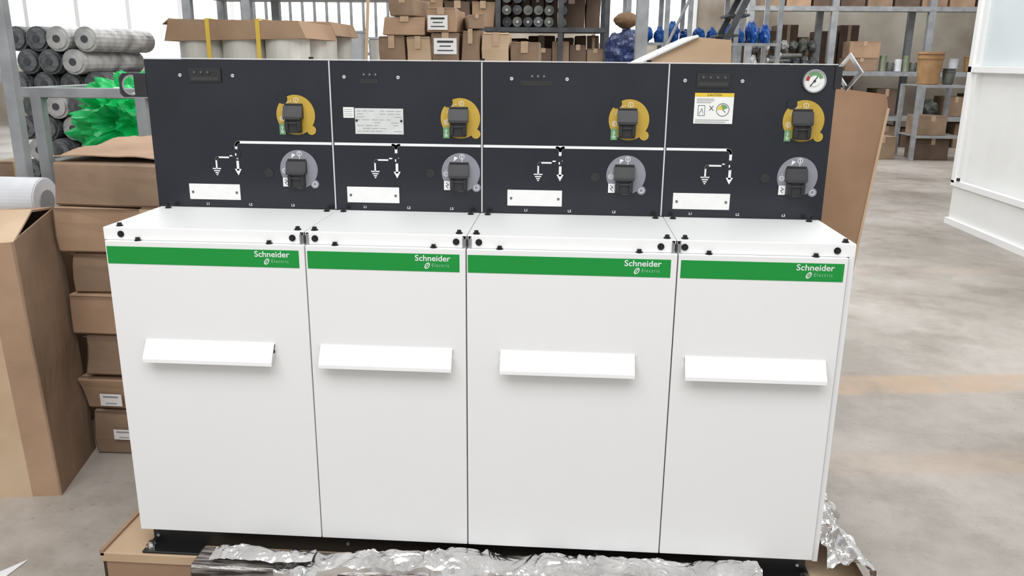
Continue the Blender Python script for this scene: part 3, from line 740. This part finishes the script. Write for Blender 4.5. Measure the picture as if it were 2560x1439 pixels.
for k in range(6):
    carton(3.1+.34*k,3.42+.34*k,13.3,13.9,FZ,1.55+.1*(k%3),'carddk',0,'tall dark crates behind the rack','tall dark crate standing behind a rack')
carton(4.62,5.12,12.25,12.6,1.001,1.20,'card3',label='brown carton on a steel shelf')
carton(4.66,5.14,12.25,12.6,1.202,1.46,'card',label='small brown carton stacked on another')
for k in range(5):
    mb=MB();x=5.22+.12*k;h=.24-.05*((k*2)%3);mb.cyl((x,12.3,1.001+h/2),.055,h,('canm','junk','roll')[k%3] ,seg=24,bev=.006);mb.cyl((x,12.3,1.001+h),.048,.008,'galv',seg=24);
    fin(mb,'tin_can',None,'metal tin can on a steel shelf','can','tin cans on the shelf')
def tub(x,y,z,s=1.,k='tub'):
    mb=MB();mb.cyl((x,y,z+.17*s),.115*s,.34*s,k,r2=.145*s,seg=32,bev=.01);mb.cyl((x,y,z+.355*s),.152*s,.03*s,k,seg=32,bev=.006);mb.cyl((x,y,z+.30*s),.150*s,.015*s,k,seg=32)
    fin(mb,'plastic_tub',None,'tan plastic tub with lid on a shelf' if k=='tub' else 'dull plastic pot with lid on a shelf','tub','plastic tubs on shelves')
tub(6.10,12.4,1.001,.7,'junk');tub(6.36,12.4,1.001,.55,'roll');tub(6.62,12.4,1.001,.65)
for k in range(7):
    w=.32;x=4.45+.37*k
    if abs(x+.16-5.84)<.22: continue
    if k%3==1:
        blob('cloth_sack',(x+.16,12.5,.43),(.14,.18,.13),'junk','dark lumpy sack on the lower shelf','sack',k*2.2,.3,2,3,'sacks on the lower shelf',zmin=.301);continue
    carton(x,x+w,12.3,12.8,.301,.301+rr.uniform(.25,.45),rr.choice(['card3','carddk','carddk']),0,'boxes on the lower shelf','brown carton on the lower shelf')
for k in range(9):
    x=3.2+.42*k;carton(x,x+.38,12.3,12.8,1.981,1.981+rr.uniform(.25,.45),rr.choice(['card3','carddk','card']),0,'boxes on the upper shelf','brown carton on the upper shelf')
for k in range(6):
    x=4.4+.42*k;carton(x,x+.36,12.3,12.8,FZ,FZ+rr.uniform(.20,.40),rr.choice(['card3','carddk','carddk']),0,'boxes beneath the rack','brown carton on the floor under the rack')
rack(5.05,5.70,10.3,10.9,[.15,.84],.84,'small steel table holding a tan tub',pr=.03)
tub(5.26,10.6,.841,1.2);tub(5.56,10.65,.841,.6,'junk')
carton(5.12,5.5,10.35,10.8,.151,.42,'card3',label='brown carton on a low shelf')
carton(4.45,4.85,10.4,10.8,FZ,.12,'card3',10,label='squat brown carton on the floor')
carton(4.0,4.35,11.3,11.7,FZ,.30,'card3',-8,label='brown carton on the concrete floor')
carton(5.15,5.6,10.4,10.8,FZ,.10,'carddk',0,label='dark carton under a small table')

# cardboard standing behind the cabinet
def xr(z): return 1.192-.115*(1.035-z)/1.235
mb=MB()
mb.prism([(.70,FZ),(xr(FZ),FZ),(xr(.985),.985),(xr(1.03)-.014,1.026),(1.02,1.045),(.76,1.05)],.935,.943,'orange')
mb.prism([(xr(FZ)-.004,FZ),(xr(FZ)+.002,FZ),(xr(.985)+.003,.985),(xr(.985)-.005,.985)],.930,.9346,'card2')
fin(mb,'upright_cardboard_sheet',None,'tall tan-brown cardboard sheet standing behind the cabinet','cardboard')

# ================================================================= BOOTH
BT=empty('white_booth',(3.9,4.0,FZ),'white panelled booth with framed windows','booth')
bx=3.50
mb=MB();mb.box(bx,4.6,1.2,5.50,FZ,.15,'booth',.004);mb.box(bx,4.6,1.2,5.50,2.3,3.2,'booth');mb.box(bx,4.6,5.38,5.50,.15,2.3,'booth');mb.box(bx+.04,4.6,1.2,5.38,.15,2.3,'booth')
fin(mb,'booth_wall',BT)
mb=MB()
for z in (.15,1.08,): mb.box(bx-.025,bx+.015,1.2,5.50,z-.025,z+.025,'white2',.003)
for y in (5.47,3.9,3.0): mb.box(bx-.025,bx+.015,y-.03,y+.03,.15,2.3,'white2',.003)
mb.box(bx-.03,bx+.02,1.2,5.505,FZ,FZ+.05,'white2')
mb.cyl((bx-.03,5.36,.19),.014,.02,'rubber','X',seg=12)
fin(mb,'window_frame',BT)
mb=MB();mb.box(bx+.025,bx+.04,1.2,5.44,1.105,2.3,'glass');fin(mb,'window_pane',BT,'frosted window pane')

# ================================================================= SHELL
def structure(name,args,k):
    mb=MB();mb.box(*args,k);o=fin(mb,name,None,None,None,kind='structure');return o
structure('floor',(-14,14,-6,15,FZ-.1,FZ),'floor')
structure('wall_back',(-14,14,14.6,14.8,FZ,4.5),'wallb')
structure('wall_left',(-12.2,-12,-6,14.6,FZ,4.5),'walll')
structure('wall_right',(12,12.2,-6,14.6,FZ,4.5),'walll')
mb=MB();mb.box(-11.5,-3.2,14.52,14.6,.95,3.6,'winlit')
for k in range(9): mb.box(-11.5+k*1.0375-.04,-11.5+k*1.0375+.04,14.48,14.6,.95,3.6,'white2')
mb.box(-11.5,-3.2,14.48,14.6,2.2,2.27,'white2');fin(mb,'window_1',kind='structure')
mb=MB();mb.box(.7,2.5,14.52,14.6,1.45,3.4,'winlit')
for k in range(4): mb.box(.7+k*.6-.03,.7+k*.6+.03,14.48,14.6,1.45,3.4,'white2')
fin(mb,'window_2',kind='structure')

# ================================================================= CAMERA
pit,yaw,rol=.2712,-.0660,.0093
fw=Vector((math.sin(yaw)*math.cos(pit),math.cos(yaw)*math.cos(pit),-math.sin(pit)))
r=Vector((math.cos(yaw),-math.sin(yaw),0));u=r.cross(fw)
r2=math.cos(rol)*r+math.sin(rol)*u;u2=-math.sin(rol)*r+math.cos(rol)*u
cam=bpy.data.cameras.new('camera');cam.sensor_width=36;cam.lens=2044.6*36/2560;cam.clip_start=.05
co=bpy.data.objects.new('camera',cam);COL.objects.link(co)
mw=Matrix(((r2.x,u2.x,-fw.x,.2071),(r2.y,u2.y,-fw.y,-1.7107),(r2.z,u2.z,-fw.z,1.1167),(0,0,0,1)))
co.matrix_world=mw;scene.camera=co

# ================================================================= LIGHT
w=bpy.data.worlds.new('world');scene.world=w;w.use_nodes=True
bg=w.node_tree.nodes['Background'];bg.inputs[0].default_value=(.975,.988,1,1);bg.inputs[1].default_value=.80
def area(name,loc,size,power,target=(0,0,0),col=(1,1,1)):
    l=bpy.data.lights.new(name,'AREA');l.shape='RECTANGLE';l.size,l.size_y=size;l.energy=power;l.color=col
    o=bpy.data.objects.new(name,l);o.location=loc;COL.objects.link(o)
    o.rotation_euler=(Vector(target)-Vector(loc)).to_track_quat('-Z','Y').to_euler();return o
area('ceiling_light',(-.3,-2.0,3.4),(3.8,1.8),100,(0,.2,.3))
area('ceiling_light',(2.5,3.5,4.2),(3.5,2),130,(2.5,3.6,0))
area('ceiling_light',(-2.5,4.5,4.2),(3.5,2),120,(-2.2,4.6,0))
area('ceiling_light',(3,10,4.2),(6,2),230,(3.2,10.5,0))
area('ceiling_light',(-5,11,4.2),(6,2),200,(-5,11.2,0))
